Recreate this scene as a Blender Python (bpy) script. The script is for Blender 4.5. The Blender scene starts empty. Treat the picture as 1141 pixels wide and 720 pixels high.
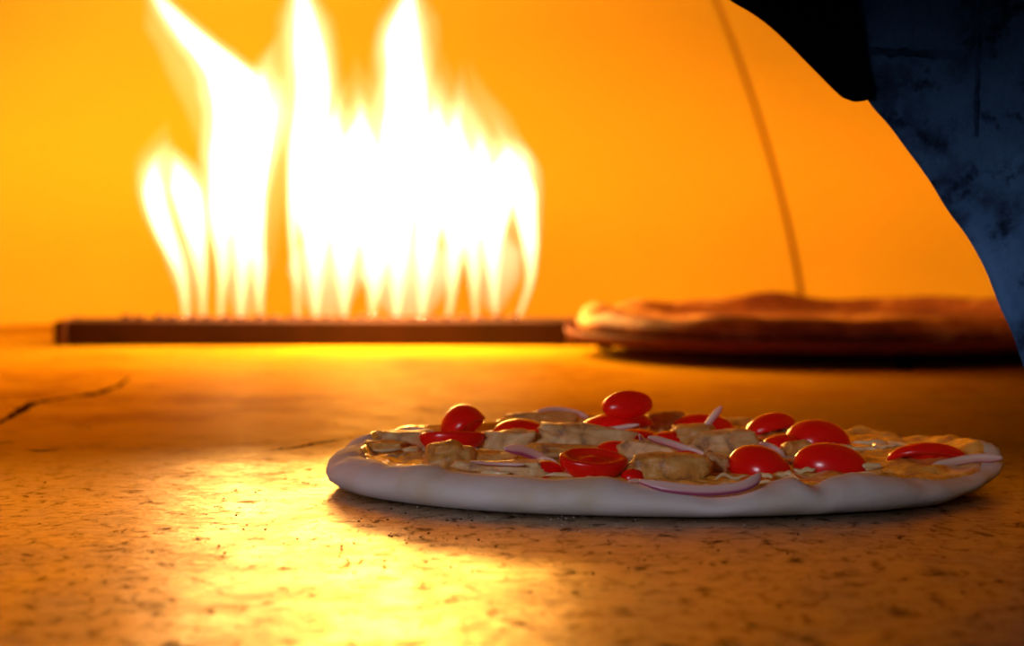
import bpy, bmesh, math, random
from mathutils import Vector, Matrix, Euler, noise
random.seed(7)
PI = math.pi
S = bpy.context.scene
C = S.collection
# ------------------------------------------------------------------ camera
FPX, CX, CY = 2600.0, 570.5, 360.0
CAMZ = 0.115
TILT = math.atan(110.0 / FPX)
cam_d = bpy.data.cameras.new('camera'); cam = bpy.data.objects.new('camera', cam_d); C.objects.link(cam)
cam_d.sensor_width = 36.0; cam_d.lens = FPX / 1141.0 * 36.0
cam.location = (0, 0, CAMZ); cam.rotation_euler = (PI/2 - TILT, 0, 0)
cam_d.clip_start = 0.02; cam_d.clip_end = 50
cam_d.dof.use_dof = True; cam_d.dof.focus_distance = 0.945; cam_d.dof.aperture_fstop = 11.0
S.camera = cam
S.view_settings.view_transform = 'Standard'; S.view_settings.look = 'None'
S.cycles.transparent_max_bounces = 96
S.cycles.use_denoising = True
S.cycles.max_bounces = 8; S.cycles.diffuse_bounces = 4; S.cycles.volume_bounces = 0
S.cycles.sample_clamp_indirect = 6.0

def ray(px, py):
    u, v = (px - CX)/FPX, (py - CY)/FPX
    c, s = math.cos(TILT), math.sin(TILT)
    return Vector((u, c - v*s, -s - v*c))          # y forward, z up
def at_y(px, py, Y):
    r = ray(px, py); return Vector((0, 0, CAMZ)) + r*(Y/r.y)
def at_z(px, py, z=0.0):
    r = ray(px, py); return Vector((0, 0, CAMZ)) + r*((z-CAMZ)/r.z)
def smooth(a, b, x):
    t = max(0.0, min(1.0, (x-a)/(b-a))); return t*t*(3-2*t)
def nz(x, y, z=0.0): return noise.noise(Vector((x, y, z)))

# ------------------------------------------------------------------ materials
def mat(name):
    m = bpy.data.materials.new(name); m.use_nodes = True
    nt = m.node_tree; nt.nodes.clear()
    out = nt.nodes.new('ShaderNodeOutputMaterial')
    return m, nt, out
def N(nt, t, **kw):
    n = nt.nodes.new(t)
    for k, v in kw.items():
        if k in n.inputs: n.inputs[k].default_value = v
        else: setattr(n, k, v)
    return n
def ramp(nt, fac, stops):
    r = nt.nodes.new('ShaderNodeValToRGB')
    els = r.color_ramp.elements
    while len(els) < len(stops): els.new(0.5)
    for e, (p, c) in zip(els, stops):
        e.position = p; e.color = (*c, 1) if len(c) == 3 else c
    nt.links.new(fac, r.inputs[0]); return r
def surf_mat(name, stops, scale=20, rough=0.5, bump=0.3, bscale=80, bdist=0.001, spec=0.5, detail=6, stretch=(1,1,1), sss=0.0, coat=0.0):
    m, nt, out = mat(name); L = nt.links.new
    tc = N(nt, 'ShaderNodeTexCoord'); mp = N(nt, 'ShaderNodeMapping'); mp.inputs['Scale'].default_value = stretch
    L(tc.outputs['Object'], mp.inputs[0])
    n1 = N(nt, 'ShaderNodeTexNoise', Scale=scale, Detail=detail, Roughness=0.6); L(mp.outputs[0], n1.inputs['Vector'])
    r = ramp(nt, n1.outputs['Fac'], stops)
    n2 = N(nt, 'ShaderNodeTexNoise', Scale=bscale, Detail=5); L(mp.outputs[0], n2.inputs['Vector'])
    b = N(nt, 'ShaderNodeBump', Strength=bump, Distance=bdist); L(n2.outputs['Fac'], b.inputs['Height'])
    p = N(nt, 'ShaderNodeBsdfPrincipled', Roughness=rough); p.inputs['Specular IOR Level'].default_value = spec
    if sss:
        p.inputs['Subsurface Weight'].default_value = sss; p.inputs['Subsurface Radius'].default_value = (0.006, 0.003, 0.0015)
        p.inputs['Subsurface Scale'].default_value = 1.0
    if coat: p.inputs['Coat Weight'].default_value = coat; p.inputs['Coat Roughness'].default_value = 0.12
    L(r.outputs[0], p.inputs['Base Color']); L(b.outputs[0], p.inputs['Normal']); L(p.outputs[0], out.inputs[0])
    return m

# dome plaster: orange fired clay, shade painted in towards the crown against the firelight
m, nt, out = mat('dome_plaster'); L = nt.links.new
tc = N(nt, 'ShaderNodeTexCoord')
n1 = N(nt, 'ShaderNodeTexNoise', Scale=3.0, Detail=6.0, Roughness=0.6); L(tc.outputs['Object'], n1.inputs['Vector'])
r1 = ramp(nt, n1.outputs['Fac'], [(0.3, (0.76, 0.465, 0.03)), (0.7, (0.84, 0.525, 0.04))])
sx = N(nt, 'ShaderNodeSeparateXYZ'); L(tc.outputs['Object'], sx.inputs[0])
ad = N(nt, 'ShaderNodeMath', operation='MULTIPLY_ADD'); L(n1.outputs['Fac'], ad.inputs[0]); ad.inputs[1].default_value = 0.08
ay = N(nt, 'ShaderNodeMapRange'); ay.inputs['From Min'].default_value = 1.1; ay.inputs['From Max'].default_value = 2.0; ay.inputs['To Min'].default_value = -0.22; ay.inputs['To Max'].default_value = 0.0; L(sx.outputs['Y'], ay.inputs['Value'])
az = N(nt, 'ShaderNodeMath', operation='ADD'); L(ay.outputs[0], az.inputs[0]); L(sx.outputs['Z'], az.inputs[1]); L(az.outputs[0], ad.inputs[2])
shade_fac = N(nt, 'ShaderNodeMapRange', interpolation_type='SMOOTHSTEP'); shade_fac.inputs['From Min'].default_value = 0.16; shade_fac.inputs['From Max'].default_value = 0.40
shade_fac.inputs['To Min'].default_value = 1.0; shade_fac.inputs['To Max'].default_value = 0.34; L(ad.outputs[0], shade_fac.inputs['Value'])
mx = N(nt, 'ShaderNodeMixRGB', blend_type='MULTIPLY'); mx.inputs[0].default_value = 1.0; L(r1.outputs[0], mx.inputs[1]); L(shade_fac.outputs[0], mx.inputs[2])
p = N(nt, 'ShaderNodeBsdfPrincipled', Roughness=0.9); p.inputs['Specular IOR Level'].default_value = 0.1
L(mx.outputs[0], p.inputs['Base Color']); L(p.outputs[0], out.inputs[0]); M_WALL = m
M_SEAM = surf_mat('sooty_seam', [(0.3, (0.32, 0.12, 0.015)), (0.7, (0.40, 0.15, 0.02))], scale=14, rough=1, spec=0.0)
M_IRON = surf_mat('scorched_iron', [(0.3, (0.018, 0.003, 0.003)), (0.7, (0.038, 0.007, 0.005))], scale=25, rough=0.65, bump=0.3, bscale=160, spec=0.3)
M_CAP = surf_mat('burner_cap_iron', [(0.3, (0.07, 0.02, 0.012)), (0.7, (0.12, 0.035, 0.02))], scale=25, rough=0.6, bump=0.3, bscale=160, spec=0.3)
M_BLACK = surf_mat('black_steel', [(0.3, (0.003, 0.003, 0.004)), (0.7, (0.006, 0.006, 0.009))], scale=20, rough=0.9, spec=0.0)
M_TRAY = surf_mat('tray_iron', [(0.3, (0.09, 0.012, 0.006)), (0.7, (0.16, 0.022, 0.010))], scale=25, rough=0.7, bump=0.3, bscale=100, spec=0.2)
M_BAKED = surf_mat('browned_crust', [(0.38, (0.09, 0.014, 0.007)), (0.52, (0.22, 0.065, 0.018)), (0.64, (0.60, 0.32, 0.09))], scale=11, rough=0.65, bump=0.6, bscale=40, bdist=0.004, spec=0.3)
M_SPECK = surf_mat('char', [(0.3, (0.012, 0.006, 0.004)), (0.7, (0.035, 0.015, 0.01))], scale=60, rough=0.9, spec=0.1)
M_FLOUR = surf_mat('flour', [(0.3, (0.75, 0.70, 0.62)), (0.7, (0.85, 0.8, 0.75))], scale=60, rough=0.9, spec=0.1)
M_CRACK = surf_mat('soot_crack', [(0.3, (0.035, 0.012, 0.006)), (0.7, (0.10, 0.035, 0.015))], scale=40, rough=1, spec=0)
M_SKIN = surf_mat('tomato_skin', [(0.3, (0.90, 0.006, 0.004)), (0.7, (0.95, 0.010, 0.005))], scale=60, rough=0.22, bump=0.05, bscale=200, spec=0.4, sss=0.6, coat=0.15)
M_FLESH = surf_mat('tomato_flesh', [(0.38, (0.84, 0.006, 0.004)), (0.62, (0.92, 0.018, 0.006))], scale=120, rough=0.25, bump=0.6, bscale=260, bdist=0.001, spec=0.5, sss=0.15)
M_CHUNK = surf_mat('pale_chunk', [(0.34, (0.36, 0.19, 0.10)), (0.46, (0.74, 0.42, 0.15)), (0.7, (0.88, 0.62, 0.29))], scale=110, rough=0.45, bump=0.8, bscale=260, bdist=0.0012, spec=0.4, sss=0.1)
M_CHUNK2 = surf_mat('browned_chunk', [(0.33, (0.30, 0.12, 0.04)), (0.48, (0.70, 0.32, 0.06)), (0.7, (0.82, 0.48, 0.15))], scale=100, rough=0.4, bump=0.8, bscale=240, bdist=0.0012, spec=0.4, sss=0.1)
M_CHEESE = surf_mat('melted_cheese_and_sauce', [(0.32, (0.62, 0.20, 0.06)), (0.46, (0.92, 0.47, 0.06)), (0.62, (0.94, 0.60, 0.15))], scale=75, rough=0.24, bump=0.9, bscale=190, bdist=0.0018, spec=0.6, coat=0.35)

# dough: floury grey-white, warmer and darker in the folds
m, nt, out = mat('raw_dough'); L = nt.links.new
tc = N(nt, 'ShaderNodeTexCoord')
n1 = N(nt, 'ShaderNodeTexNoise', Scale=32.0, Detail=5.0); L(tc.outputs['Object'], n1.inputs['Vector'])
r1 = ramp(nt, n1.outputs['Fac'], [(0.32, (0.66, 0.53, 0.36)), (0.5, (0.74, 0.65, 0.60)), (0.7, (0.78, 0.70, 0.68))])
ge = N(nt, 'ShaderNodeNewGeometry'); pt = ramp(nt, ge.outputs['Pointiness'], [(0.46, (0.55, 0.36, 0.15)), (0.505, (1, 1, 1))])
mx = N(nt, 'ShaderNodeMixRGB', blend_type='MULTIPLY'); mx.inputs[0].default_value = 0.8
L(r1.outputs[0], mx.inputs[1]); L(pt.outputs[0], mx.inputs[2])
n2 = N(nt, 'ShaderNodeTexNoise', Scale=420.0, Detail=4.0); L(tc.outputs['Object'], n2.inputs['Vector'])
b = N(nt, 'ShaderNodeBump', Strength=0.25, Distance=0.0008); L(n2.outputs['Fac'], b.inputs['Height'])
p = N(nt, 'ShaderNodeBsdfPrincipled', Roughness=0.75); p.inputs['Specular IOR Level'].default_value = 0.25
p.inputs['Subsurface Weight'].default_value = 0.15; p.inputs['Subsurface Radius'].default_value = (0.004, 0.002, 0.001); p.inputs['Subsurface Scale'].default_value = 1.0
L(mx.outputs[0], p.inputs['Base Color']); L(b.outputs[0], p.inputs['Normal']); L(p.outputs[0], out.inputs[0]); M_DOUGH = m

# red onion: pale flesh with a purple outer skin
def onion_mat():
    m, nt, out = mat('red_onion'); L = nt.links.new
    at = N(nt, 'ShaderNodeAttribute', attribute_name='rim')
    r = ramp(nt, at.outputs['Fac'], [(0.0, (0.80, 0.57, 0.48)), (0.55, (0.74, 0.44, 0.42)), (0.8, (0.42, 0.08, 0.16)), (1.0, (0.28, 0.03, 0.09))])
    p = N(nt, 'ShaderNodeBsdfPrincipled', Roughness=0.3); p.inputs['Subsurface Weight'].default_value = 0.25
    p.inputs['Subsurface Radius'].default_value = (0.004, 0.002, 0.002); p.inputs['Subsurface Scale'].default_value = 1.0
    L(r.outputs[0], p.inputs['Base Color']); L(p.outputs[0], out.inputs[0]); return m
M_ONION = onion_mat()

# oven floor: worn glossy firebrick, streaks, stains and pits
m, nt, out = mat('worn_hearth_stone'); L = nt.links.new
tc = N(nt, 'ShaderNodeTexCoord')
mpa = N(nt, 'ShaderNodeMapping'); mpa.inputs['Scale'].default_value = (1.0, 0.6, 1.0); L(tc.outputs['Object'], mpa.inputs[0])
n1 = N(nt, 'ShaderNodeTexNoise', Scale=5.0, Detail=9.0, Roughness=0.68); L(mpa.outputs[0], n1.inputs['Vector'])
n2 = N(nt, 'ShaderNodeTexNoise', Scale=34.0, Detail=8.0, Roughness=0.7); L(mpa.outputs[0], n2.inputs['Vector'])
r1 = ramp(nt, n1.outputs['Fac'], [(0.36, (0.04, 0.009, 0.001)), (0.5, (0.14, 0.043, 0.002)), (0.64, (0.26, 0.09, 0.003))])
r2 = ramp(nt, n2.outputs['Fac'], [(0.30, (0.30, 0.24, 0.2)), (0.46, (0.92, 0.9, 0.9)), (0.75, (1, 1, 1))])
mx = N(nt, 'ShaderNodeMixRGB', blend_type='MULTIPLY'); mx.inputs[0].default_value = 0.85
L(r1.outputs[0], mx.inputs[1]); L(r2.outputs[0], mx.inputs[2])
vo = N(nt, 'ShaderNodeTexVoronoi', Scale=150.0); L(tc.outputs['Object'], vo.inputs['Vector'])
rv = ramp(nt, vo.outputs['Distance'], [(0.06, (0.25, 0.2, 0.18)), (0.14, (1, 1, 1))])
n5 = N(nt, 'ShaderNodeTexNoise', Scale=11.0, Detail=3.0); L(tc.outputs['Object'], n5.inputs['Vector'])
r5 = ramp(nt, n5.outputs['Fac'], [(0.52, (0, 0, 0)), (0.62, (1, 1, 1))])
n6 = N(nt, 'ShaderNodeTexNoise', Scale=125.0, Detail=9.0, Roughness=0.74, Distortion=0.8); L(mpa.outputs[0], n6.inputs['Vector'])
r6 = ramp(nt, n6.outputs['Fac'], [(0.36, (0.10, 0.10, 0.10)), (0.45, (0.78, 0.78, 0.78)), (0.54, (1, 1, 1))])
mx2 = N(nt, 'ShaderNodeMixRGB', blend_type='MULTIPLY'); L(r5.outputs[0], mx2.inputs[0])
L(mx.outputs[0], mx2.inputs[1]); L(rv.outputs[0], mx2.inputs[2])
n3 = N(nt, 'ShaderNodeTexNoise', Scale=95.0, Detail=7.0, Roughness=0.65); L(tc.outputs['Object'], n3.inputs['Vector'])
b = N(nt, 'ShaderNodeBump', Strength=0.55, Distance=0.0009); L(n3.outputs['Fac'], b.inputs['Height'])
b1 = N(nt, 'ShaderNodeBump', Strength=0.30, Distance=0.0016); L(n2.outputs['Fac'], b1.inputs['Height']); L(b.outputs[0], b1.inputs['Normal'])
b2 = N(nt, 'ShaderNodeBump', Strength=0.10, Distance=0.004); L(n1.outputs['Fac'], b2.inputs['Height']); L(b1.outputs[0], b2.inputs['Normal'])
rr0 = ramp(nt, n2.outputs['Fac'], [(0.3, (0.46,)*3), (0.6, (0.28,)*3)])
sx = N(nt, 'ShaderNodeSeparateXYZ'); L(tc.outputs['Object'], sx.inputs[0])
mr = N(nt, 'ShaderNodeMapRange', interpolation_type='SMOOTHSTEP'); mr.inputs['From Min'].default_value = 0.90; mr.inputs['From Max'].default_value = 1.22; mr.inputs['To Max'].default_value = 0.97
L(sx.outputs['Y'], mr.inputs['Value'])              # polished by use near the mouth, rougher and matt further in
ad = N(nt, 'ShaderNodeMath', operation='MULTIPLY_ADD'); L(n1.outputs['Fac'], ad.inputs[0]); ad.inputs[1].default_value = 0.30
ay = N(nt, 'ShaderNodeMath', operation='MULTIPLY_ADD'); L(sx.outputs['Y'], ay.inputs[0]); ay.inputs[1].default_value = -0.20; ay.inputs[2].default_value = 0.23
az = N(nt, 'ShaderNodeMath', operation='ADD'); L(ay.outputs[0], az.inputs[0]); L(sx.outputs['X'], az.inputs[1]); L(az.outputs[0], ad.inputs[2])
shade_fac = N(nt, 'ShaderNodeMapRange', interpolation_type='SMOOTHSTEP'); shade_fac.inputs['From Min'].default_value = 0.07; shade_fac.inputs['From Max'].default_value = 0.50
shade_fac.inputs['To Min'].default_value = 1.0; shade_fac.inputs['To Max'].default_value = 0.13; L(ad.outputs[0], shade_fac.inputs['Value'])   # tray shadow and fading firelight painted into the colour on the right
spm = N(nt, 'ShaderNodeMath', operation='MULTIPLY'); spm.inputs[0].default_value = 1.25; L(r6.outputs[0], spm.inputs[1])
mx4 = N(nt, 'ShaderNodeMixRGB', blend_type='MULTIPLY'); mx4.inputs[0].default_value = 0.75; L(mx2.outputs[0], mx4.inputs[1]); L(r6.outputs[0], mx4.inputs[2])
mx5 = N(nt, 'ShaderNodeMixRGB', blend_type='MULTIPLY'); mx5.inputs[0].default_value = 1.0; L(mx4.outputs[0], mx5.inputs[1]); L(shade_fac.outputs[0], mx5.inputs[2])
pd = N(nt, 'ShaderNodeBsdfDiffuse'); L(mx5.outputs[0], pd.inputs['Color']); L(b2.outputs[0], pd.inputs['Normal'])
pg = N(nt, 'ShaderNodeBsdfGlossy'); pg.inputs['Color'].default_value = (1.0, 0.92, 0.72, 1); L(rr0.outputs[0], pg.inputs['Roughness']); L(b2.outputs[0], pg.inputs['Normal'])
fr = N(nt, 'ShaderNodeFresnel', IOR=1.65); L(b2.outputs[0], fr.inputs['Normal'])
fm = N(nt, 'ShaderNodeMath', operation='MULTIPLY'); L(fr.outputs[0], fm.inputs[0]); L(spm.outputs[0], fm.inputs[1])
p = N(nt, 'ShaderNodeMixShader'); sq = N(nt, 'ShaderNodeMath', operation='MULTIPLY_ADD'); L(shade_fac.outputs[0], sq.inputs[0]); sq.inputs[1].default_value = 0.55; sq.inputs[2].default_value = 0.48
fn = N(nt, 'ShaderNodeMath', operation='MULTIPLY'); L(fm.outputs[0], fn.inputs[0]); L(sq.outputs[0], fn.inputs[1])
L(fn.outputs[0], p.inputs[0]); L(pd.outputs[0], p.inputs[1]); L(pg.outputs[0], p.inputs[2])
rf = ramp(nt, n1.outputs['Fac'], [(0.36, (0.52, 0.24, 0.006)), (0.5, (0.84, 0.47, 0.012)), (0.64, (0.88, 0.54, 0.018))])
mf = N(nt, 'ShaderNodeMixRGB', blend_type='MULTIPLY'); mf.inputs[0].default_value = 0.35; L(rf.outputs[0], mf.inputs[1]); L(r2.outputs[0], mf.inputs[2])
mg = N(nt, 'ShaderNodeMixRGB', blend_type='MULTIPLY'); mg.inputs[0].default_value = 1.0; L(mf.outputs[0], mg.inputs[1]); L(shade_fac.outputs[0], mg.inputs[2])
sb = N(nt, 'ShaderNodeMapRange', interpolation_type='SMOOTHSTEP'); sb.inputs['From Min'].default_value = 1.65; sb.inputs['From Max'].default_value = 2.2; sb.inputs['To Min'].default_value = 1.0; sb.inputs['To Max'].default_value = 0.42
L(sx.outputs['Y'], sb.inputs['Value'])              # shade painted in close to the burner, holding down its glare
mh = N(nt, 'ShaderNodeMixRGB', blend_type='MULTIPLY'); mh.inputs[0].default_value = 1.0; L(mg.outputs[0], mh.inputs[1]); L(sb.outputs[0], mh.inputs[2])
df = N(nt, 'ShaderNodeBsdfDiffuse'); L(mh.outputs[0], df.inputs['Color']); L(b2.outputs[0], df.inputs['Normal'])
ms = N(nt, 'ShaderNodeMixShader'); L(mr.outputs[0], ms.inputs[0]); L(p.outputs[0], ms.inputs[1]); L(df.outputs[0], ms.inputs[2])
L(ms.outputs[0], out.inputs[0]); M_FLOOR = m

M_JOINT = surf_mat('dark_joint', [(0.35, (0.010, 0.022, 0.055)), (0.6, (0.06, 0.14, 0.30))], scale=75, rough=1, spec=0)
# blue-grey stone of the oven front, with dark pits and block joints
m, nt, out = mat('oven_front_stone'); L = nt.links.new
tc = N(nt, 'ShaderNodeTexCoord')
n1 = N(nt, 'ShaderNodeTexNoise', Scale=26.0, Detail=8.0, Roughness=0.65); L(tc.outputs['Object'], n1.inputs['Vector'])
r1 = ramp(nt, n1.outputs['Fac'], [(0.34, (0.018, 0.036, 0.09)), (0.48, (0.085, 0.20, 0.42)), (0.7, (0.14, 0.31, 0.60))])
n2 = N(nt, 'ShaderNodeTexNoise', Scale=70.0, Detail=6.0, Roughness=0.7); L(tc.outputs['Object'], n2.inputs['Vector'])
r2 = ramp(nt, n2.outputs['Fac'], [(0.36, (0.12, 0.14, 0.2)), (0.47, (1, 1, 1))])
mx = N(nt, 'ShaderNodeMixRGB', blend_type='MULTIPLY'); mx.inputs[0].default_value = 0.9
L(r1.outputs[0], mx.inputs[1]); L(r2.outputs[0], mx.inputs[2])
b = N(nt, 'ShaderNodeBump', Strength=0.6, Distance=0.003); L(n2.outputs['Fac'], b.inputs['Height'])
p = N(nt, 'ShaderNodeBsdfPrincipled', Roughness=0.85); p.inputs['Specular IOR Level'].default_value = 0.2
L(mx.outputs[0], p.inputs['Base Color']); L(b.outputs[0], p.inputs['Normal']); L(p.outputs[0], out.inputs[0]); M_FRONT = m

def fire_mat(name, col, strength):
    m, nt, out = mat(name)
    e = N(nt, 'ShaderNodeEmission', Strength=strength); e.inputs['Color'].default_value = (*col, 1)
    nt.links.new(e.outputs[0], out.inputs['Volume']); return m
M_FIRE = fire_mat('flame_outer', (1.0, 0.66, 0.38), 24)
M_WISP = fire_mat('flame_wisp', (1.0, 0.66, 0.32), 9)
M_BASE = fire_mat('flame_base', (1.0, 0.74, 0.46), 34)
M_CORE = fire_mat('flame_core', (1.0, 0.66, 0.32), 300)

# ------------------------------------------------------------------ object helpers
def link(name, me, m, parent=None, loc=None):
    o = bpy.data.objects.new(name, me); C.objects.link(o)
    if m and not me.materials: me.materials.append(m)
    if parent: o.parent = parent
    if loc is not None: o.location = loc
    return o
def from_bm(name, bm, m, parent=None, loc=None, shade=True):
    bmesh.ops.recalc_face_normals(bm, faces=bm.faces)
    me = bpy.data.meshes.new(name); bm.to_mesh(me); bm.free()
    if shade:
        for f in me.polygons: f.use_smooth = True
    return link(name, me, m, parent, loc)
def tag(o, label=None, cat=None, group=None, kind=None):
    for k, v in (('label', label), ('category', cat), ('group', group), ('kind', kind)):
        if v: o[k] = v
    return o
def empty(name, loc, label, cat, group=None):
    o = bpy.data.objects.new(name, None); C.objects.link(o); o.location = loc; o.empty_display_size = 0.02
    return tag(o, label, cat, group)
def box(bm, x0, x1, y0, y1, z0, z1, bev=0.0):
    r = bmesh.ops.create_cube(bm, size=1.0)
    for v in r['verts']:
        v.co = Vector(((x0+x1)/2 + v.co.x*(x1-x0), (y0+y1)/2 + v.co.y*(y1-y0), (z0+z1)/2 + v.co.z*(z1-z0)))
    if bev:
        es = list({e for v in r['verts'] for e in v.link_edges})
        bmesh.ops.bevel(bm, geom=es, offset=bev, segments=2, affect='EDGES', profile=0.5)
def grid(bm, rows, close_u=False):
    V = [[bm.verts.new(p) for p in row] for row in rows]
    for a, c in zip(V[:-1], V[1:]):
        n = len(a); rng = range(n) if close_u else range(n-1)
        for i in rng:
            j = (i+1) % n
            try: bm.faces.new((a[i], a[j], c[j], c[i]))
            except ValueError: pass
    return V

# ------------------------------------------------------------------ setting: floor
bm = bmesh.new()
rows = [[Vector((-1.15 + 2.3*i/40, -0.35 + 3.4*j/60, 0)) for i in range(41)] for j in range(61)]
grid(bm, rows)
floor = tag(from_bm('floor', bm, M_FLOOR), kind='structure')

def strip(name, pts, w, seed=0):
    """a thin crack drawn along floor points given as (x, y, half width factor)"""
    bm = bmesh.new(); P = []
    for a, c in zip(pts[:-1], pts[1:]):
        for k in range(8):
            t = k/8; P.append(Vector(a).lerp(Vector(c), t))
    P.append(Vector(pts[-1]))
    A, B = [], []
    for i, q in enumerate(P):
        d = (P[min(i+1, len(P)-1)] - P[max(i-1, 0)]).normalized(); n = Vector((-d.y, d.x, 0))
        ww = w*(0.55 + 0.9*abs(nz(i*0.37, seed, 3)))*min(1, 0.15 + 3*min(i, len(P)-1-i)/len(P))
        j = 0.003*nz(i*0.5, seed+9, 1)
        A.append(q + n*(ww + j) + Vector((0, 0, 0.0004))); B.append(q - n*(ww - j) + Vector((0, 0, 0.0004)))
    grid(bm, [A, B])
    o = from_bm(name, bm, M_CRACK, floor); return tag(o, kind='structure')
def fl(*pp): return [at_z(x, y) for x, y in pp]
strip('crack', fl((-8, 476), (12, 465), (36, 450), (66, 445), (100, 441), (130, 432), (146, 420)), 0.0052, 1)
strip('crack', fl((296, 503), (330, 499), (362, 493), (400, 488)), 0.0020, 2)
strip('crack', fl((326, 538), (350, 540), (372, 541)), 0.0016, 3)
strip('crack', fl((28, 502), (45, 503), (66, 502)), 0.0028, 4)
strip('crack', fl((-6, 495), (8, 494), (18, 494)), 0.0024, 5)

# ------------------------------------------------------------------ setting: dome (apse behind, vault in front)
R0, YC, H0 = 0.90, 1.95, 0.55
def prof(z): return R0*max(0.0, 1 - (min(z, H0)/H0)**1.3)**0.6
ZS = [H0*math.sin(PI/2*i/26) for i in range(27)]
def plan(s, r):
    """s: -1..0..1 from left front over the back to right front; r the radius at this height"""
    # s in degrees from the back (0), +-90 at sides, beyond that straight along the vault
    if abs(s) <= 90: a = math.radians(s); return Vector((r*math.sin(a), YC + r*math.cos(a), 0))
    sg = 1 if s > 0 else -1
    return Vector((sg*r, YC - (abs(s)-90)/90*(YC-0.875), 0))
def shell(name, s0, s1, m, grow=0.0, n=48):
    bm = bmesh.new(); rows = []
    for z in ZS:
        r = prof(z) + grow
        rows.append([plan(s0 + (s1-s0)*i/n, r) + Vector((0, 0, z + (grow if z > 0.5 else 0))) for i in range(n+1)])
    grid(bm, rows); bmesh.ops.remove_doubles(bm, verts=bm.verts, dist=1e-5)
    o = from_bm(name, bm, m); return tag(o, kind='structure')
SR, SL, G = 22.8, -64.0, 0.22
shell('wall_back', SL+G, SR-G, M_WALL)
shell('wall_right', SR+G, 180, M_WALL, n=64)
shell('wall_left', -180, SL-G, M_WALL, n=64)
def seam(name, s):
    bm = bmesh.new(); rows = []
    for z in ZS[:-1]:
        r = prof(z) + 0.006
        rows.append([plan(s - 0.4, r) + Vector((0, 0, z)), plan(s + 0.4, r) + Vector((0, 0, z))])
    grid(bm, rows); tag(from_bm(name, bm, M_SEAM), kind='structure')
seam('trim_1', SR); seam('trim_2', SL)

# ------------------------------------------------------------------ setting: oven mouth
YF = 0.86
ARC = [(1150, 432), (1141, 408), (1134, 391), (1120, 355), (1095, 300), (1072, 258), (1050, 222), (1030, 192), (1010, 165), (990, 137), (970, 111),
       (948, 82), (920, 50), (885, 14), (850, -18), (800, -52), (740, -80), (660, -104), (570, -116), (465, -120), (360, -120)]
pts = [at_y(x, y, YF) for x, y in ARC]
# right jamb down to the floor, then mirror over the opening's axis
pr = [Vector((pts[0].x + 0.012, YF, 0.0)), Vector((pts[0].x + 0.008, YF, 0.03))] + pts
ax = pts[-1].x
pl = [Vector((2*ax - q.x, q.y, q.z)) for q in reversed(pr[:-1])]
arch = pr + pl
def dense(P, k=6):
    out = []
    for i in range(len(P)-1):
        p0, p1, p2, p3 = P[max(i-1,0)], P[i], P[i+1], P[min(i+2,len(P)-1)]
        for j in range(k):
            t = j/k
            out.append(0.5*((2*p1) + (p2-p0)*t + (2*p0-5*p1+4*p2-p3)*t*t + (3*p1-p0-3*p2+p3)*t**3))
    out.append(P[-1]); return out
arch = dense(arch, 5)
def out_rim(q, i, n):
    c = Vector((ax, YF, 0.0)); d = (q - c); d.y = 0
    d = d.normalized() if d.length > 1e-6 else Vector((1, 0, 0))
    k = min(1.05/abs(d.x) if abs(d.x) > 1e-6 else 9, 0.72/d.z if d.z > 1e-6 else 9)
    return c + d*k
bm = bmesh.new()
inner = []
for i, q in enumerate(arch):
    w = 0.0012*nz(q.x*60, q.z*60, 4)
    inner.append(q + Vector((w, 0, w)))
rim = [out_rim(q, i, len(arch)) for i, q in enumerate(inner)]
rows = []
back = [q + Vector((0.012 if q.x > ax else -0.012, 0.018, 0.012)) for q in inner]     # flares away inwards
rows.append(back); rows.append([q + Vector((0.0006 if q.x > ax else -0.0006, 0.0015, 0.0005)) for q in inner])
for t in [0, 0.006, 0.02, 0.05, 0.1, 0.18, 0.3, 0.45, 0.62, 0.8, 1.0]:
    rows.append([a.lerp(c, t) for a, c in zip(inner, rim)])
grid(bm, rows)
front = tag(from_bm('wall_front', bm, M_FRONT), kind='structure')
# joints between the front's blocks
bm = bmesh.new()
def joint(x0, y0, x1, y1, w):
    a, c = at_y(x0, y0, YF-0.0008), at_y(x1, y1, YF-0.0008); d = (c-a).normalized(); n = Vector((-d.z, 0, d.x))
    A, B = [], []
    for i in range(21):
        q = a.lerp(c, i/20); ww = w*(0.6 + 0.8*abs(nz(i*0.6, x0, 2))); j = n*0.0012*nz(i*0.4, y0, 8)
        A.append(q + n*ww + j); B.append(q - n*ww + j)
    grid(bm, [A, B])
joint(1090, -40, 1087, 152, 0.0011); joint(955, 56, 1076, 62, 0.0019) 
tag(from_bm('trim_3', bm, M_JOINT), kind='structure')
# black steel lip that hangs into the upper part of the mouth
LIP = [(972, 110), (958, 112), (948, 109), (938, 103), (905, 70), (870, 35), (845, 15), (820, 0), (780, -24), (720, -48), (640, -66), (540, -76), (440, -80), (360, -80)]
lp = [at_y(x, y, YF-0.004) for x, y in LIP]
LUP = [(972, 96), (966, 70), (962, 40), (958, 10), (950, -20), (930, -50), (905, -80), (880, -105), (840, -130), (780, -160), (700, -180), (600, -190), (480, -190), (360, -190)]
lu = [at_y(x, y, YF-0.004) for x, y in LUP]
mir = lambda P: P + [Vector((2*ax - q.x, q.y, q.z)) for q in reversed(P[:-1])]
lp, lu = dense(mir(lp), 4), dense(mir(lu), 4)
bm = bmesh.new(); th = Vector((0, 0.010, 0))
grid(bm, [lp, lu, [q + th for q in lu], [q + th for q in lp], lp])
bmesh.ops.remove_doubles(bm, verts=bm.verts, dist=1e-6)
tag(from_bm('trim_4', bm, M_BLACK, shade=False), kind='structure')

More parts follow.
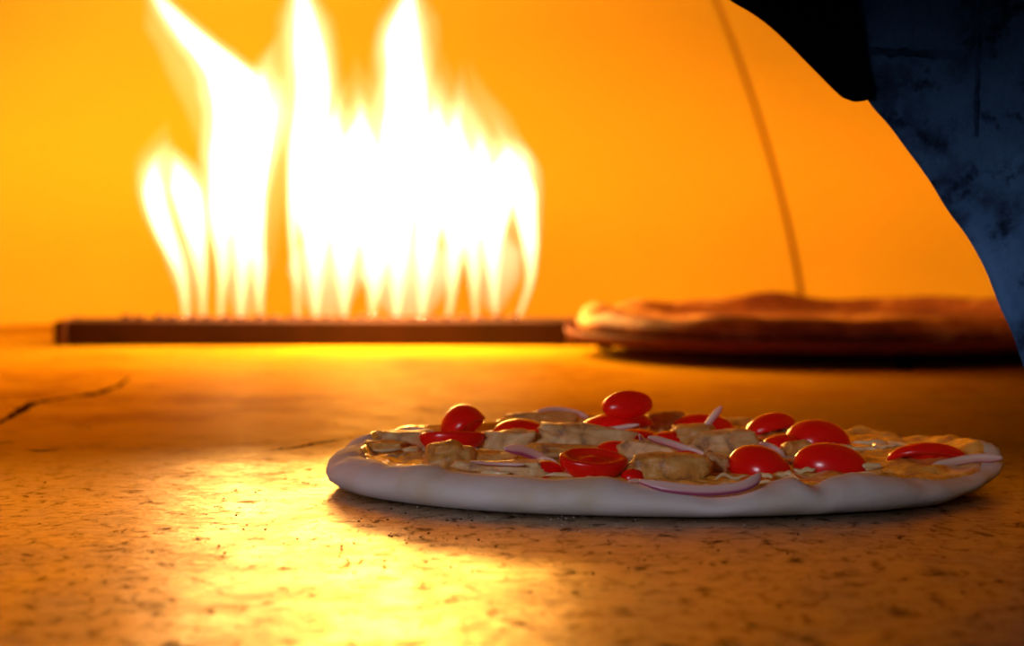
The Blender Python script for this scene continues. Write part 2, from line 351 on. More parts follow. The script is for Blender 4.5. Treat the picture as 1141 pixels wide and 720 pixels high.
bm = bmesh.new(); box(bm, ax-0.7, ax+1.1, 0.50, 0.852, 0.216, 0.226); tag(from_bm('added_shade_plate', bm, M_BLACK, shade=False), kind='structure')  # added hood plate out of view, shades the upper front stone from daylight
# ------------------------------------------------------------------ gas burner
YB = 2.20
a, c = at_y(60, 386, YB), at_y(690, 386, YB)
bx0, bx1, bz = a.x, c.x, at_y(300, 357.5, YB).z
burner = empty('gas_burner', ((bx0+bx1)/2, YB+0.04, 0), 'long low dark iron gas burner trough under the flames, on the oven floor', 'burner')
hw = (bx1-bx0)/2
bm = bmesh.new(); box(bm, -hw+0.012, hw-0.05, -0.04, 0.04, 0, bz, 0.0025); from_bm('burner_body', bm, M_IRON, burner, shade=False)
bm = bmesh.new(); box(bm, -hw+0.006, -hw+0.0115, -0.042, 0.042, 0, bz+0.001, 0.0015); from_bm('end_flange', bm, M_CAP, burner, shade=False)
bm = bmesh.new(); box(bm, hw-0.0495, hw-0.044, -0.042, 0.042, 0, bz+0.001, 0.0015); from_bm('end_flange', bm, M_CAP, burner, shade=False)
def nose(x0, x1):
    bm = bmesh.new(); rows = []
    for t in (0, 0.5, 0.85, 1.0):
        k = math.sqrt(max(0.0, 1 - t*t))*0.5 + 0.5 if t < 1 else 0.35
        x = x0 + (x1-x0)*t; hz = bz/2*k
        rows.append([Vector((x, sy*0.038*k, bz/2 + sz*hz)) for sy, sz in ((-1,-1),(1,-1),(1,1),(-1,1))])
    V = grid(bm, rows, True); bm.faces.new(V[0]); bm.faces.new(V[-1])
    return bm
from_bm('end_cap', nose(-hw+0.006, -hw-0.004), M_IRON, burner, shade=False)
from_bm('end_cap', nose(hw-0.044, hw), M_IRON, burner, shade=False)
bm = bmesh.new()
for k in range(24):
    x = -hw + 0.06 + k*(2*hw-0.16)/23
    r = bmesh.ops.create_cone(bm, segments=14, radius1=0.0055, radius2=0.004, depth=0.004, cap_ends=True)
    bmesh.ops.translate(bm, verts=r['verts'], vec=(x, 0.012*(-1)**k, bz + 0.002))
from_bm('burner_ports', bm, M_CAP, burner)

# ------------------------------------------------------------------ fire
B = 352.5
fire = empty('fire', (-0.16, YB+0.04, bz), 'tall white hot gas fire with yellow tips rising from the burner trough', 'fire')
def catmull(P, k):
    out = []
    for i in range(len(P)-1):
        p0, p1, p2, p3 = P[max(i-1,0)], P[i], P[i+1], P[min(i+2,len(P)-1)]
        for j in range(k):
            t = j/k
            out.append(tuple(0.5*((2*b) + (c-a)*t + (2*a-5*b+4*c-d)*t*t + (3*b-a-3*c+d)*t**3) for a, b, c, d in zip(p0, p1, p2, p3)))
    out.append(P[-1]); return out
def tongue_bm(spec, Y, wk, flat, seed, trim=0.0):
    P = catmull([tuple(float(v) for v in q) for q in spec], 6)
    n0 = int(len(P)*trim); P = P[:len(P)-n0] if n0 else P
    bm = bmesh.new(); rows = []; n = 16
    for i, (x, y, w) in enumerate(P):
        s = Y/FPX
        q = at_y(x, y, Y) - fire.location
        e = min(1.0, 0.40 + 1.35*i/len(P))*min(1.0, (len(P)-1-i)/len(P)*3.5 + 0.02)
        ww = max(w, 0.8)*s*wk*e
        dd = (max(w, 0.8)*0.55 + 5)*s*wk*e*flat*(0.42 + 0.58*smooth(20, 130, B-y))
        off = 0.006*nz(i*0.12, seed*3.1, 1)
        rows.append([q + Vector((ww*math.cos(2*PI*k/n)*(1 + 0.14*nz(i*0.22, k*0.7, seed)), dd*math.sin(2*PI*k/n) + off, 0)) for k in range(n)])
    V = grid(bm, rows, True); bm.faces.new(V[0]); bm.faces.new(V[-1])
    return bm
TONGUES = [
 ([(207,B,8),(203,310,10),(188,270,13),(174,228,14),(171,192,13),(180,165,8),(192,152,3)], 0.00),
 ([(226,B,8),(224,300,11),(216,250,16),(205,205,20),(192,172,14),(182,155,4)], 0.02),
 ([(246,B,9),(248,300,15),(248,240,26),(256,180,34),(266,130,36),(262,92,34),(240,66,26),(213,40,20),(186,10,19),(166,-18,16),(150,-45,8)], -0.05),
 ([(268,B,9),(270,300,15),(272,240,22),(278,180,26),(284,130,26),(290,95,20),(300,62,9),(312,30,3)], -0.04),
 ([(290,B,8),(289,310,11),(284,250,14),(281,190,17),(296,140,19),(312,105,14),(322,70,5)], 0.03),
 ([(332,B,8),(328,290,9),(327,235,10),(332,190,14),(343,150,22),(349,105,22),(345,58,21),(338,10,20),(331,-30,16),(326,-60,8)], 0.00),
 ([(352,B,9),(352,290,19),(352,230,28),(360,180,26),(372,140,16),(380,105,6),(384,80,2)], 0.02),
 ([(384,B,10),(384,290,22),(388,230,30),(396,180,26),(402,135,15),(400,104,8),(398,88,2)], -0.02),
 ([(415,B,10),(418,290,24),(420,230,32),(424,190,26),(421,162,12),(418,140,3)], 0.02),
 ([(442,B,11),(444,290,24),(444,230,34),(450,180,34),(452,130,30),(452,85,25),(449,45,23),(454,8,19),(459,-20,14),(462,-45,6)], -0.01),
 ([(470,B,9),(474,290,18),(480,235,22),(486,185,24),(486,140,19),(490,100,11),(489,72,4)], 0.02),
 ([(500,B,9),(506,300,14),(508,245,20),(508,195,22),(508,145,16),(514,100,9),(513,62,3)], 0.00),
 ([(530,B,7),(528,310,11),(526,265,14),(528,215,18),(536,170,16),(530,130,9),(520,95,4)], -0.02),
 ([(552,B,7),(550,310,11),(548,265,16),(554,215,24),(566,178,22),(560,150,11),(545,118,4)], 0.01),
 ([(578,B,8),(590,315,8),(591,280,10),(586,235,14),(582,195,17),(580,165,12),(570,142,4)], 0.00),
]
for i, (spec, dy) in enumerate(TONGUES):
    t = from_bm('flame_tongue', tongue_bm(spec, YB+0.04+dy, 1.30, 1.0, i), M_FIRE, fire)
    from_bm('flame_core', tongue_bm(spec, YB+0.04+dy, 0.82, 1.0, i+50, 0.06 if i in (2, 5, 9) else 0.20), M_CORE, t)
WISPS = [
 ([(272,352,26),(272,320,28),(272,285,26),(272,250,12)], 0.0), ([(365,352,44),(365,320,46),(365,285,42),(365,240,16)], 0.01),
 ([(455,352,56),(455,320,58),(455,285,50),(455,240,18)], 0.0), ([(212,352,12),(208,320,16),(202,285,18),(198,250,8)], 0.0),
 ([(550,345,26),(552,320,28),(556,285,28),(560,250,14)], 0.0),
 ([(300,300,20),(290,220,40),(292,150,42),(300,95,32),(320,45,20),(330,5,10)], 0.01),
 ([(395,300,22),(400,220,36),(402,150,30),(400,95,18),(396,55,7)], 0.0),
 ([(490,320,22),(500,240,40),(505,170,34),(500,110,22),(492,50,9)], 0.01),
 ([(560,330,24),(566,265,34),(560,200,36),(548,150,28),(532,100,16),(520,58,6)], -0.01),
 ([(205,320,14),(190,260,26),(182,205,28),(178,165,20),(186,130,8)], 0.0),
 ([(245,240,18),(240,150,34),(228,95,34),(205,55,28),(180,15,26),(158,-30,18)], 0.0),
 ([(338,250,18),(344,160,34),(345,80,32),(338,10,28),(328,-50,14)], 0.01),
 ([(450,260,22),(452,160,42),(450,80,36),(456,10,28),(462,-40,14)], 0.0),
]
for i, (spec, dy) in enumerate(WISPS):
    from_bm('flame_wisp', tongue_bm(spec, YB+0.04+dy, 1.0 if i < 5 else 1.15, 0.9, i+90), M_BASE if i < 5 else M_WISP, fire)
# light that the fire gives
def lamp(name, x, y, Y, power, r, col=(1.0, 0.44, 0.055)):
    d = bpy.data.lights.new(name, 'POINT'); d.energy = power; d.color = col; d.shadow_soft_size = r
    o = bpy.data.objects.new(name, d); C.objects.link(o); o.location = at_y(x, y, Y); return o
for k, (x, y, w, rad) in enumerate([(264, 190, 0.9, 0.03), (345, 180, 0.9, 0.03), (400, 235, 2.0, 0.04), (448, 185, 2.8, 0.04), (505, 215, 1.3, 0.03), (562, 195, 0.8, 0.02)]):
    lamp('fire_light', x, y, YB+0.0, 2.2*w, rad)

# ------------------------------------------------------------------ tray and pizza baking at the back
pc = at_z(925, 372, 0.0); PX, PY, PRAD = 0.287, 2.06, 0.238
tray = empty('pizza_tray', (PX, PY, 0), 'dark round metal tray standing on short feet right of the burner', 'tray')
bm = bmesh.new(); PR = [(0.0, 0.013), (PRAD-0.006, 0.013), (PRAD, 0.017), (PRAD+0.003, 0.023), (PRAD, 0.023), (PRAD-0.005, 0.0185), (0.0, 0.0185)]
grid(bm, [[Vector((r*math.cos(2*PI*k/96), r*math.sin(2*PI*k/96), z)) for k in range(96)] for r, z in PR], True)
bmesh.ops.remove_doubles(bm, verts=bm.verts, dist=1e-6); from_bm('tray_dish', bm, M_TRAY, tray)
f0 = at_z(1003, 411, 0.0)
for ang in (math.atan2(f0.y-PY, f0.x-PX), math.atan2(f0.y-PY, f0.x-PX) + 2*PI/3, math.atan2(f0.y-PY, f0.x-PX) - 2*PI/3):
    bm = bmesh.new(); r = bmesh.ops.create_cone(bm, segments=20, radius1=0.007, radius2=0.009, depth=0.0155, cap_ends=True)
    rr = PRAD - 0.018
    bmesh.ops.translate(bm, verts=r['verts'], vec=(rr*math.cos(ang), rr*math.sin(ang), 0.00775)); from_bm('foot', bm, M_BLACK, tray)
bk = empty('baked_pizza', (PX, PY, 0.0187), 'browned pizza with a puffed rim on the dark tray, right of the fire', 'pizza')
bm = bmesh.new(); rows = []
for t, z in [(0, 0), (0.5, 0), (0.9, 0.0), (0.97, 0.003), (1.0, 0.010), (0.985, 0.017), (0.95, 0.021), (0.91, 0.020), (0.87, 0.015), (0.8, 0.0115), (0.65, 0.011), (0.5, 0.011), (0.35, 0.011), (0.2, 0.011), (0.0, 0.011)]:
    row = []
    for k in range(128):
        a = 2*PI*k/128; x, y = math.cos(a), math.sin(a)
        R = (PRAD-0.008)*(1 + 0.02*nz(x*2, y*2, 5))
        zz = z*(1 + 0.45*nz(x*3.1+4, y*3.1, 2) + 0.25*max(0, y)) if t > 0.8 else z + (0.004*nz(x*t*6, y*t*6, 7) if z > 0 else 0)
        row.append(Vector((R*t*x, R*t*y, max(zz, 0))))
    rows.append(row)
grid(bm, rows, True); bmesh.ops.remove_doubles(bm, verts=bm.verts, dist=1e-6)
from_bm('baked_crust', bm, M_BAKED, bk)

# ------------------------------------------------------------------ raw pizza
PCX, PCY, PA, PB = 0.0665, 1.027, 0.1490, 0.1285
def surf(Y): return 0.0072 + 0.0095*max(0.0, min(1.0, (Y-0.93)/0.20))
def outline(a):
    c, s = math.cos(a), math.sin(a)
    return 1.0 + 0.012*nz(c*1.7, s*1.7, 3.3) + 0.006*nz(c*6, s*6, 1.1)
def rim_h(a):
    c, s = math.cos(a), math.sin(a)
    h = 0.0165 + 0.0040*s                               # higher at the back
    if s < 0: h -= 0.0005
    h += 0.0024*nz(c*4.2, s*4.2, 8.0) + 0.0026*nz(c*8.5, s*8.5, 2.0)
    rr = smooth(0.25, 0.9, c)
    h -= 0.0035*rr*(1 if s > -0.25 else 0.6)
    h += 0.0042*rr*nz(c*14, s*14, 5.0)
    if s < -0.10:                                       # the hand-pressed edge rises and dips along the front
        o = outline(a); rad = math.hypot(PA*o*c, PB*o*s); k = (rad - 0.0125)/rad
        X, Y = PCX + PA*o*c*k, PCY + PB*o*s*k
        z = h
        for _ in range(3):
            px = CX + FPX*X/(Y*math.cos(TILT) + (CAMZ - z)*math.sin(TILT))
            z = at_y(px, interp(EDGE, px), Y).z - lift(a)
        t = smooth(0.10, 0.35, -s)
        h = h*(1-t) + max(0.0075, min(0.0175, z))*t
    return h
def interp(T, x):
    for (x0, y0), (x1, y1) in zip(T[:-1], T[1:]):
        if x <= x1:
            t = max(0.0, (x-x0)/(x1-x0)); t = t*t*(3-2*t); return y0 + (y1-y0)*t
    return T[-1][1]
EDGE = [(363,515),(400,509),(445,519),(480,516),(505,525),(550,529),(620,533),(666,531),(708,538),(740,541),(793,549),(845,539),(880,531),(903,541),(930,531),(951,526),(986,530),(1021,533),(1056,529),(1090,519),(1120,510)]
def lift(a): return 0.0075*smooth(0.72, 1.0, math.cos(a))*(1 if math.sin(a) < 0.2 else 0.5)
pizza = empty('pizza', (PCX, PCY, 0), 'unbaked pizza with pale floury crust and tomato halves lying on the oven floor in front', 'pizza')
bm = bmesh.new(); rows = []; NA = 320
RW = 0.024
prof_c = [(-0.20, 0.0, 0), (-0.028, 0.0, 0), (-0.012, 0.0, 0), (-0.005, 0.10, 0), (-0.0012, 0.28, 0), (0.0, 0.47, 0), (-0.0010, 0.66, 0), (-0.0038, 0.83, 0), (-0.0082, 0.95, 0), (-0.0125, 1.0, 0), (-0.0165, 0.95, 0.15), (-0.0205, 0.82, 0.6), (-0.0245, 0.7, 1.0), (-0.032, 0.7, 1.0), (-0.05, 0.7, 1.0), (-0.2, 0.7, 1.0)]
for d, zf, bl in prof_c:
    row = []
    for k in range(NA):
        a = 2*PI*k/NA; c, s = math.cos(a), math.sin(a); o = outline(a)
        Rx, Ry = PA*o, PB*o
        wav = 0.0012*nz(c*9, s*9, 6.0)*(1 if zf > 0.5 else 0)
        rad = math.hypot(Rx*c, Ry*s); k2 = max(0.0, (rad + d + (wav if d > -0.19 else 0))/rad)
        if d <= -0.19: k2 = 0
        x, y = Rx*c*k2, Ry*s*k2
        h = rim_h(a); z = h*zf
        if bl: z = z*(1-bl) + (surf(PCY + y) - 0.0012)*bl
        z += 0.0007*nz(x*90, y*90, zf*2)*(1 if zf > 0.2 else 0)
        z += lift(a)*(k2**6)
        if d == -0.2 and not bl: z = 0
        row.append(Vector((x, y, max(z, 0.0002))))
    rows.append(row)
grid(bm, rows, True); bmesh.ops.remove_doubles(bm, verts=bm.verts, dist=1e-6)
crust = from_bm('dough_crust', bm, M_DOUGH, pizza)
# sauce and grated cheese
HC = [rim_h(2*PI*k/240) for k in range(240)]
bm = bmesh.new(); rows = []
for j in range(64):
    t = j/63; row = []
    for k in range(240):
        a = 2*PI*k/240; c, s = math.cos(a), math.sin(a); o = outline(a)
        ext = max(smooth(-0.05, 0.45, s), smooth(0.45, 0.85, c))          # it runs out over the rim at the back and right
        rad = math.hypot(PA*o*c, PB*o*s); edge = rad - 0.0165 + 0.0095*ext - 0.004*nz(c*7, s*7, 12) - 0.002*nz(c*21, s*21, 4)
        k2 = edge/rad*t; x, y = PA*o*c*k2, PB*o*s*k2
        z = surf(PCY+y) + 0.0022*(nz(x*75, y*75, 3)) + 0.0016*abs(nz(x*170, y*170, 8)) + 0.0006
        d = rad*(k2 - 1); h = HC[k]
        if d > -0.0245:
            IN = [(-0.0245, 0.7, 1.0), (-0.0205, 0.82, 0.6), (-0.0165, 0.95, 0.15), (-0.0125, 1.0, 0.0), (-0.0082, 0.95, 0.0), (-0.0038, 0.83, 0.0), (0.0, 0.47, 0.0)]
            for (d0, a0, b0), (d1, a1, b1) in zip(IN[:-1], IN[1:]):
                if d <= d1: break
            q = (d-d0)/(d1-d0); zf, bl = a0 + (a1-a0)*q, b0 + (b1-b0)*q
            zc = h*zf*(1-bl) + (surf(PCY+y) - 0.0012)*bl + 0.0007 + 0.0014*abs(nz(x*80, y*80, 5))
            if t > 0.985: zc -= 0.0018
            w = smooth(-0.0245, -0.017, d); z = max(z*(1-w), 0) + zc*w
        z += lift(a)*k2**6
        row.append(Vector((x, y, z)))
    rows.append(row)
grid(bm, rows, True); bmesh.ops.remove_doubles(bm, verts=bm.verts, dist=1e-6)
from_bm('sauce_and_cheese', bm, M_CHEESE, pizza)

M_SHRED = surf_mat('cheese_shred', [(0.35, (0.80, 0.56, 0.24)), (0.65, (0.88, 0.74, 0.46))], scale=90, rough=0.22, bump=0.3, bscale=200, spec=0.6, sss=0.15, coat=0.4)
bm = bmesh.new()
for k in range(150):
    a = random.uniform(0, 2*PI); q = math.sqrt(random.uniform(0.02, 0.92)); o = outline(a)
    x0, y0 = (PA*o - 0.020)*q*math.cos(a), (PB*o - 0.020)*q*math.sin(a)
    z0 = surf(PCY+y0) + random.uniform(0.001, 0.003); h = random.uniform(0, PI); l = random.uniform(0.004, 0.009); cv = random.uniform(-0.5, 0.5); rad = random.uniform(0.0010, 0.0018)
    rows = []
    for i in range(9):
        t = -1 + 2*i/8; hh = h + cv*t; e = math.sqrt(max(0.04, 1 - t*t*0.95))
        c0 = Vector((x0 + l*t*math.cos(h) - cv*l*t*t*math.sin(h)*0.6, y0 + l*t*math.sin(h) + cv*l*t*t*math.cos(h)*0.6, z0 + 0.0015*nz(t*1.3, k, 2)))
        n = Vector((-math.sin(hh), math.cos(hh), 0))
        rows.append([c0 + n*rad*e*math.cos(2*PI*j/8) + Vector((0, 0, rad*e*0.8*math.sin(2*PI*j/8))) for j in range(8)])
    V = grid(bm, rows, True); bm.faces.new(V[0]); bm.faces.new(V[-1])
tag(from_bm('cheese_shreds', bm, M_SHRED, pizza), kind='stuff')

# ------------------------------------------------------------------ toppings
def spot(px, py, hh):
    """point on the pizza (centre height hh above its surface) seen at px, py"""
    Y = 1.0
    for _ in range(30):
        z = surf(Y) + hh; r = ray(px, py); t = (z - CAMZ)/r.z
        Y = 0.5*Y + 0.5*min(1.135, max(0.90, t*r.y))
    q = at_y(px, py, Y); return q
# tomato halves: local +Z is the cut face
def half_tomato(a, b, c, seed):
    bm = bmesh.new(); rows = []; n = 40
    for j in range(15):
        ph = PI/2*j/14; row = []
        for k in range(n):
            th = 2*PI*k/n
            x = math.cos(th)*math.cos(ph); y = math.sin(th)*math.cos(ph)
            tip = 1 - 0.13*smooth(0.2, 1.0, x)*abs(y)
            w = 1 + 0.05*nz(x*1.5, y*1.5, seed)
            row.append(Vector((a*x*w, b*y*w*tip, -c*math.sin(ph)**0.85)))
        rows.append(row)
    rows.insert(0, [v*1.0 + Vector((-v.x*0.035, -v.y*0.035, 0.0005)) for v in rows[0]])
    grid(bm, rows, True); bmesh.ops.remove_doubles(bm, verts=bm.verts, dist=1e-6)
    for v in bm.verts: v.co.z += c/2
    sk = bmesh_to_mesh('skin', bm, M_SKIN)
    bm = bmesh.new(); rows = []
    for t, z in [(0.975, 0.0002), (0.9, 0.0009), (0.82, 0.0008), (0.74, -0.0002), (0.62, -0.0012), (0.4, -0.0008), (0.2, 0.0003), (0.0, 0.0006)]:
        row = []
        for k in range(n):
            th = 2*PI*k/n; x, y = math.cos(th), math.sin(th)
            tip = 1 - 0.13*smooth(0.2, 1.0, x)*abs(y); w = 1 + 0.05*nz(x*1.5, y*1.5, seed)
            bump = 0.0008*nz(x*t*5, y*t*5, seed+3) if 0.1 < t < 0.8 else 0
            row.append(Vector((a*x*w*t, b*y*w*tip*t, z + bump + c/2)))
        rows.append(row)
    grid(bm, rows, True); bmesh.ops.remove_doubles(bm, verts=bm.verts, dist=1e-6)
    cf = bmesh_to_mesh('cut_face', bm, M_FLESH)
    return sk, cf
def bmesh_to_mesh(name, bm, m):
    bmesh.ops.recalc_face_normals(bm, faces=bm.faces)
    me = bpy.data.meshes.new(name); bm.to_mesh(me); bm.free()
    for f in me.polygons: f.use_smooth = True
    me.materials.append(m); return me
def tomato(px, py, hh, dim, rot, label, seed):
    """dim in mm: half length, half width, dome depth; rot in degrees"""
    a, b, c = (v*1.12/1000 for v in dim)
    sk, cf = half_tomato(a, b, c, seed)
    t = empty('tomato_half', spot(px, py, hh), label, 'tomato', 'halved cherry tomatoes on the unbaked pizza')
    t.rotation_euler = tuple(math.radians(v) for v in rot)
    link('skin', sk, None, t); link('cut_face', cf, None, t)
    return t
U = 180   # flipped: skin up
TOM = [
 # px, py, centre height, (a,b,c), rot, label
 (511, 467.5, 0.0085, (10, 9, 11), (150, -28, 25), 'upright domed red tomato half at the far left of the pizza, skin towards the viewer'),
 (581, 479, 0.0068, (12.5, 9, 9), (U, 4, 8), 'low red tomato half lying skin up behind the small pale cube, left back of pizza'),
 (504, 495, 0.0040, (13.5, 9, 7.5), (-10, 0, 4), 'cut side up tomato half behind the browned round chunk, pale wet rim showing'),
 (660, 522, 0.0040, (13, 9.5, 8.5), (14, 3, 5), 'cut side up tomato half at the front edge of the pizza, hollow cut face showing'),
 (700, 448, 0.0195, (10.8, 6.4, 6), (232, -6, 12), 'highest tomato half, tilted up on top of another half at the back of the pizza'),
 (684, 469, 0.0070, (16, 9, 7), (U-12, -6, 12), 'red tomato half lying under the highest one at the back of the pizza'),
 (712, 487, 0.0040, (13, 8, 6), (U+8, 4, -20), 'partly buried red tomato half between the long pale slice and the onion slivers'),
 (783, 471, 0.0045, (14, 9, 8), (U-6, 2, 0), 'red tomato half behind the onion sliver that sticks straight up'),
 (857, 471.5, 0.0050, (12, 9, 8.5), (U-20, -10, 18), 'pointed red tomato half at the back of the pizza, left behind the biggest round one'),
 (912, 482.5, 0.0065, (13.5, 10, 11), (U, 6, -8), 'biggest round tomato half, skin up with highlights, behind the pointed front right one'),
 (872, 493, 0.0035, (9, 8, 7), (U, 0, 15), 'small low tomato half tucked left of the biggest round tomato half'),
 (848, 514, 0.0055, (13, 9, 11), (U+10, 16, -28), 'shiny tomato half, skin up and sloping down to the right, at the front middle right'),
 (929, 510.5, 0.0055, (15, 9, 11), (U+8, 10, -6), 'pointed tomato half, skin up, at the front right in front of the biggest round one'),
 (1031, 505, 0.0045, (15.5, 8, 6.5), (U-35, -2, -4), 'lone long tomato half at the right end of the pizza beside the crust'),
]
TOM += [
 (609, 521, 0.0040, (6.5, 5, 5), (U+10, 0, 10), 'smallest red tomato piece at the left end of the front cut tomato'),
 (690, 500, 0.0045, (9, 6, 6), (U, 8, -10), 'red tomato piece squeezed against the right end of the longest pale slice'),
 (768, 511, 0.0045, (8, 6, 6), (U, 12, -25), 'small red tomato piece under the lower end of the sloping onion sliver'),
 (748, 487, 0.0045, (10, 6, 5), (U, 0, 8), 'red tomato piece left of the golden chunk at the foot of the upright onion'),
 (706, 528, 0.0030, (5, 4, 4), (U, 0, 15), 'tiny red tomato scrap behind the crust at the left end of the browned lumpy chunk'),
]
for i, (px, py, hh, dim, rot, lab) in enumerate(TOM): tomato(px, py, hh, dim, rot, lab, i*1.7)

# pale chunks
def chunk(px, py, hh, dim, rot, m, label, seed, sq=0.45):
    a, b, c = (v*1.1/1000 for v in dim)
    bm = bmesh.new(); bmesh.ops.create_cube(bm, size=2.0)
    bmesh.ops.subdivide_edges(bm, edges=bm.edges[:], cuts=9, use_grid_fill=True)
    for v in bm.verts:
        p = v.co.copy(); q = p.normalized()*1.18; p = p.lerp(q, sq)
        d = 1 + 0.30*nz(p.x*1.1+seed, p.y*1.1, p.z*1.1) + 0.13*nz(p.x*3.1, p.y*3.1+seed, p.z*3.1)
        v.co = Vector((p.x*a*d, p.y*b*d, p.z*c*d))
    o = from_bm('topping_chunk', bm, m, None, spot(px, py, hh)); o.rotation_euler = tuple(math.radians(v) for v in rot)
    return tag(o, label, 'topping', 'pale diced topping chunks on the unbaked pizza')
CH = [
 (501, 511, 0.0045, (9, 7, 6), (0, 6, 10), M_CHUNK2, 'rounded browned chunk with a dark spot in front of the left cut tomato', 0.75),
 (570, 493, 0.0040, (10, 7, 4.6), (0, 0, -5), M_CHUNK, 'small pale cube with a flat front, below the low left back tomato', 0.3),
 (652, 489, 0.0050, (19.5, 8, 5.2), (0, 6, 6), M_CHUNK, 'longest pale slice in the middle, behind the front cut tomato', 0.4),
 (742, 521, 0.0045, (14, 8, 4.8), (0, 0, 4), M_CHUNK2, 'browned lumpy chunk at the front middle, right of the front cut tomato', 0.55),
 (728, 505, 0.0045, (11, 7, 4.5), (0, 8, -14), M_CHUNK, 'pale chunk under the crossing onion slivers in the middle of the pizza', 0.5),
 (812, 493, 0.0045, (12, 8, 4.6), (0, -4, 10), M_CHUNK, 'pale chunk left of the shiny sloping tomato, behind the frilly scrap', 0.5),
 (772, 485, 0.0050, (9, 7, 4.2), (0, 0, 0), M_CHUNK2, 'small golden chunk at the foot of the onion sliver that sticks up', 0.6),
 (450, 491, 0.0030, (11, 7, 4.0), (0, 0, 8), M_CHUNK, 'pale flat chunk at the far left end of the pizza', 0.5),
 (545, 512, 0.0030, (10, 6, 3.0), (0, 0, 12), M_CHUNK2, 'thin golden slice right of the rounded browned chunk', 0.5),
 (560, 523, 0.0028, (17, 6, 3.2), (0, 0, -3), M_CHUNK, 'flat pale slice along the front left crust under a thin dark onion sliver', 0.45),
 (797, 518, 0.0035, (5, 4.5, 3.6), (0, 10, 0), M_CHUNK, 'small frilly pale scrap left of the shiny sloping tomato', 0.7),
 (640, 504, 0.0026, (17, 6, 2.6), (0, 3, 3), M_CHUNK2, 'flat golden slice just behind the front cut tomato', 0.5),
 (886, 503, 0.0040, (5, 5, 4), (0, 0, 20), M_CHUNK2, 'small golden bit between the two front right tomato halves', 0.6),
 (605, 467, 0.0032, (13, 6, 3.4), (0, 0, 5), M_CHUNK2, 'flat golden piece at the back edge of the pizza behind the low left tomato', 0.6),
 (743, 470, 0.0042, (8, 6, 4), (0, 0, 5), M_CHUNK2, 'golden bit at the back between the highest tomato and the one behind the onion', 0.6),
 (430, 499, 0.0022, (9, 6, 2.6), (0, 0, -12), M_CHUNK2, 'flat golden crumb in the cheese beside the far left crust', 0.6),
]
for i, (px, py, hh, dim, rot, m, lab, sq) in enumerate(CH): chunk(px, py, hh, dim, rot, m, lab, i*2.3 + 1, sq)

# red onion slivers
def onion(spec, hh, w, th, label, curl=0.0, bend=0.004, dY=0.0):
    """spec: pixels along the sliver; w, th: section height and thickness in mm"""
    mid = spec[len(spec)//2]; Y = spot(mid[0], mid[1], hh).y + dY
    P = catmull([tuple(float(v) for v in q) for q in spec], 6); n = len(P)
    W = [at_y(x, y, Y) for x, y in P]
    for i, q in enumerate(W): q.y += bend*math.sin(PI*i/(n-1)) - bend/2
    c0 = sum(W, Vector())/n
    bm = bmesh.new(); rows = []; rims = []
    K = 14
    for i, q in enumerate(W):
        d = (W[min(i+1, n-1)] - W[max(i-1, 0)]).normalized()
        up = Vector((0, 0, 1)) - d*d.z
        if up.length < 0.5: up = Vector((1, 0.2, 0)) - d*d.x
        up.normalize(); up = Matrix.Rotation(curl, 3, d) @ up; sd = d.cross(up).normalized()
        t = i/(n-1); e = min(1.0, 0.35 + 4*t)*min(1.0, 0.35 + 4*(1-t))
        row = []
        for k in range(K):
            an = 2*PI*k/K; cu, su = math.cos(an), math.sin(an)
            sgn = lambda v: math.copysign(abs(v)**0.7, v)
            row.append(q - c0 + up*(sgn(su)*w/2000*e) + sd*(sgn(cu)*th/2000*e))
            rims.append(max(0.0, -su*0.8 + 0.35*cu))
        rows.append(row)
    V = grid(bm, rows, True); bm.faces.new(V[0]); bm.faces.new(V[-1])
    bm.verts.index_update()
    o = from_bm('onion_sliver', bm, M_ONION, None, c0)
    at = o.data.attributes.new('rim', 'FLOAT', 'POINT')
    for i, v in enumerate(rims): at.data[i].value = min(1.0, v)
    return tag(o, label, 'onion', 'red onion slivers on the unbaked pizza')
onion([(772, 496), (782, 482), (793, 467), (804, 453)], 0.012, 3.2, 2.6, 'pale onion sliver sticking straight up out of the middle of the pizza', 0.3, 0.0)
onion([(722, 487), (742, 493), (764, 500), (792, 509)], 0.0085, 3.2, 2.2, 'pale onion sliver sloping down to the right across the middle chunk', 0.2)
onion([(712, 484), (718, 492), (732, 497), (752, 503)], 0.0075, 2.6, 1.8, 'short purple edged onion sliver left below the sloping pale one', -0.4)
onion([(712, 537), (745, 543), (785, 546), (820, 543), (838, 537), (848, 529)], 0.0042, 4.4, 2.6, 'longest onion sliver, purple, curving along the front crust below the shiny tomato', -0.5, -0.006, -0.012)
onion([(524, 514), (545, 517), (566, 518), (584, 517.5)], 0.0062, 1.4, 1.6, 'thin dark onion sliver lying flat over the front left pale slice', 0.2)
onion([(562, 500), (580, 502), (598, 509), (612, 519), (622, 526)], 0.0060, 5.2, 1.8, 'broad pale onion piece arching down to the left of the front cut tomato', -0.7)
onion([(590, 529), (597, 518), (607, 514), (622, 517)], 0.0050, 3.6, 1.8, 'small pink onion curl touching the left end of the front cut tomato', 0.3)
onion([(636, 484), (660, 482), (686, 478), (712, 473)], 0.0085, 2.4, 2.0, 'straight pale onion sliver lying over the top of the longest pale slice', 0.4)
onion([(598, 459), (618, 457), (640, 460), (655, 465)], 0.0060, 3.0, 2.0, 'pale bluish onion sliver at the very back edge of the pizza', 0.2)
onion([(846, 494), (856, 497), (868, 503), (874, 509)], 0.0050, 2.8, 2.0, 'short pale onion sliver between the small low tomato and the shiny sloping one', 0.2)
onion([(1036, 520), (1060, 516), (1088, 511), (1116, 510)], 0.0052, 4.0, 2.6, 'pink onion sliver lying on the crust at the right tip of the pizza', 0.5)
onion([(700, 536), (716, 539), (738, 542), (756, 545)], 0.0045, 3.0, 2.0, 'reddish onion sliver at the front crust below the browned lumpy chunk', 0.3)
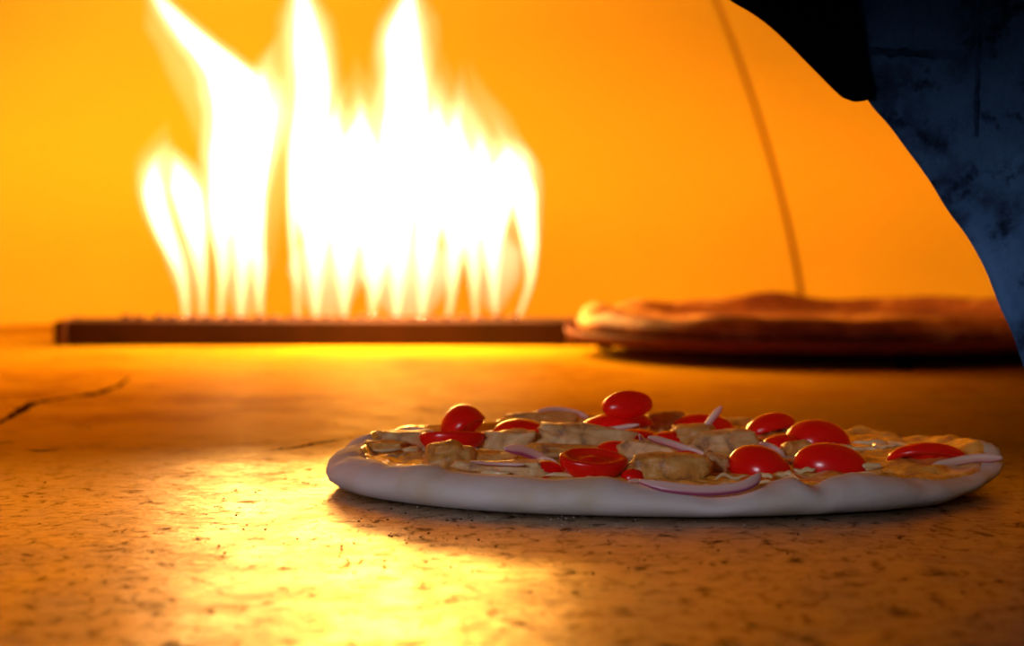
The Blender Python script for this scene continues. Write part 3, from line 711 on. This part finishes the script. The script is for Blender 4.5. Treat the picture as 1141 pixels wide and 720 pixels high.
onion([(432, 487), (450, 481), (468, 480), (486, 483)], 0.0050, 2.6, 2.0, 'golden lit onion sliver at the far left behind the pale flat chunk', 0.3)
onion([(598, 488), (606, 480), (618, 475), (634, 474)], 0.0065, 2.6, 1.8, 'pale onion sliver right of the low left back tomato', 0.2)

# ------------------------------------------------------------------ specks on the floor
def specks(name, m, n, gen, label, cat):
    bm = bmesh.new()
    for k in range(n):
        q, s = gen()
        r = bmesh.ops.create_icosphere(bm, subdivisions=1, radius=s)
        for v in r['verts']: v.co = Vector((v.co.x*random.uniform(0.8, 1.5), v.co.y*random.uniform(0.8, 1.5), v.co.z*0.6)) + q + Vector((0, 0, s*0.4))
    return tag(from_bm(name, bm, m), label, cat, kind='stuff')
def g_char():
    if random.random() < 0.75: p = at_z(random.gauss(430, 110), random.uniform(548, 640))
    else: p = at_z(random.uniform(0, 1141), random.uniform(470, 715))
    return p, random.choice((0.0002, 0.00025, 0.0003, 0.0005))
def g_flour():
    x = random.gauss(610, 110); y = 572 + abs(random.gauss(0, 13)) - max(0, (560-x)*0.13)
    return at_z(x, y), random.choice((0.00018, 0.00022, 0.0003))
specks('charred_crumbs', M_SPECK, 330, g_char, 'tiny black charred crumbs scattered over the oven floor in front of the pizza', 'crumbs')
specks('flour_specks', M_FLOUR, 130, g_flour, 'white flour specks on the oven floor along the front of the raw crust', 'flour')

# ------------------------------------------------------------------ daylight from the room and the world
d = bpy.data.lights.new('daylight', 'AREA'); d.shape = 'RECTANGLE'; d.size = 0.45; d.size_y = 0.3; d.energy = 0.24; d.spread = math.radians(30); d.color = (0.86, 0.86, 1.0)
o = bpy.data.objects.new('daylight', d); C.objects.link(o); o.location = (-0.72, -0.50, 0.40)
o.rotation_euler = (Vector((0.0, 0.93, 0.01)) - o.location).to_track_quat('-Z', 'Y').to_euler()
w = bpy.data.worlds.new('world'); S.world = w; w.use_nodes = True
w.node_tree.nodes['Background'].inputs[0].default_value = (0.10, 0.16, 0.30, 1); w.node_tree.nodes['Background'].inputs[1].default_value = 0.10
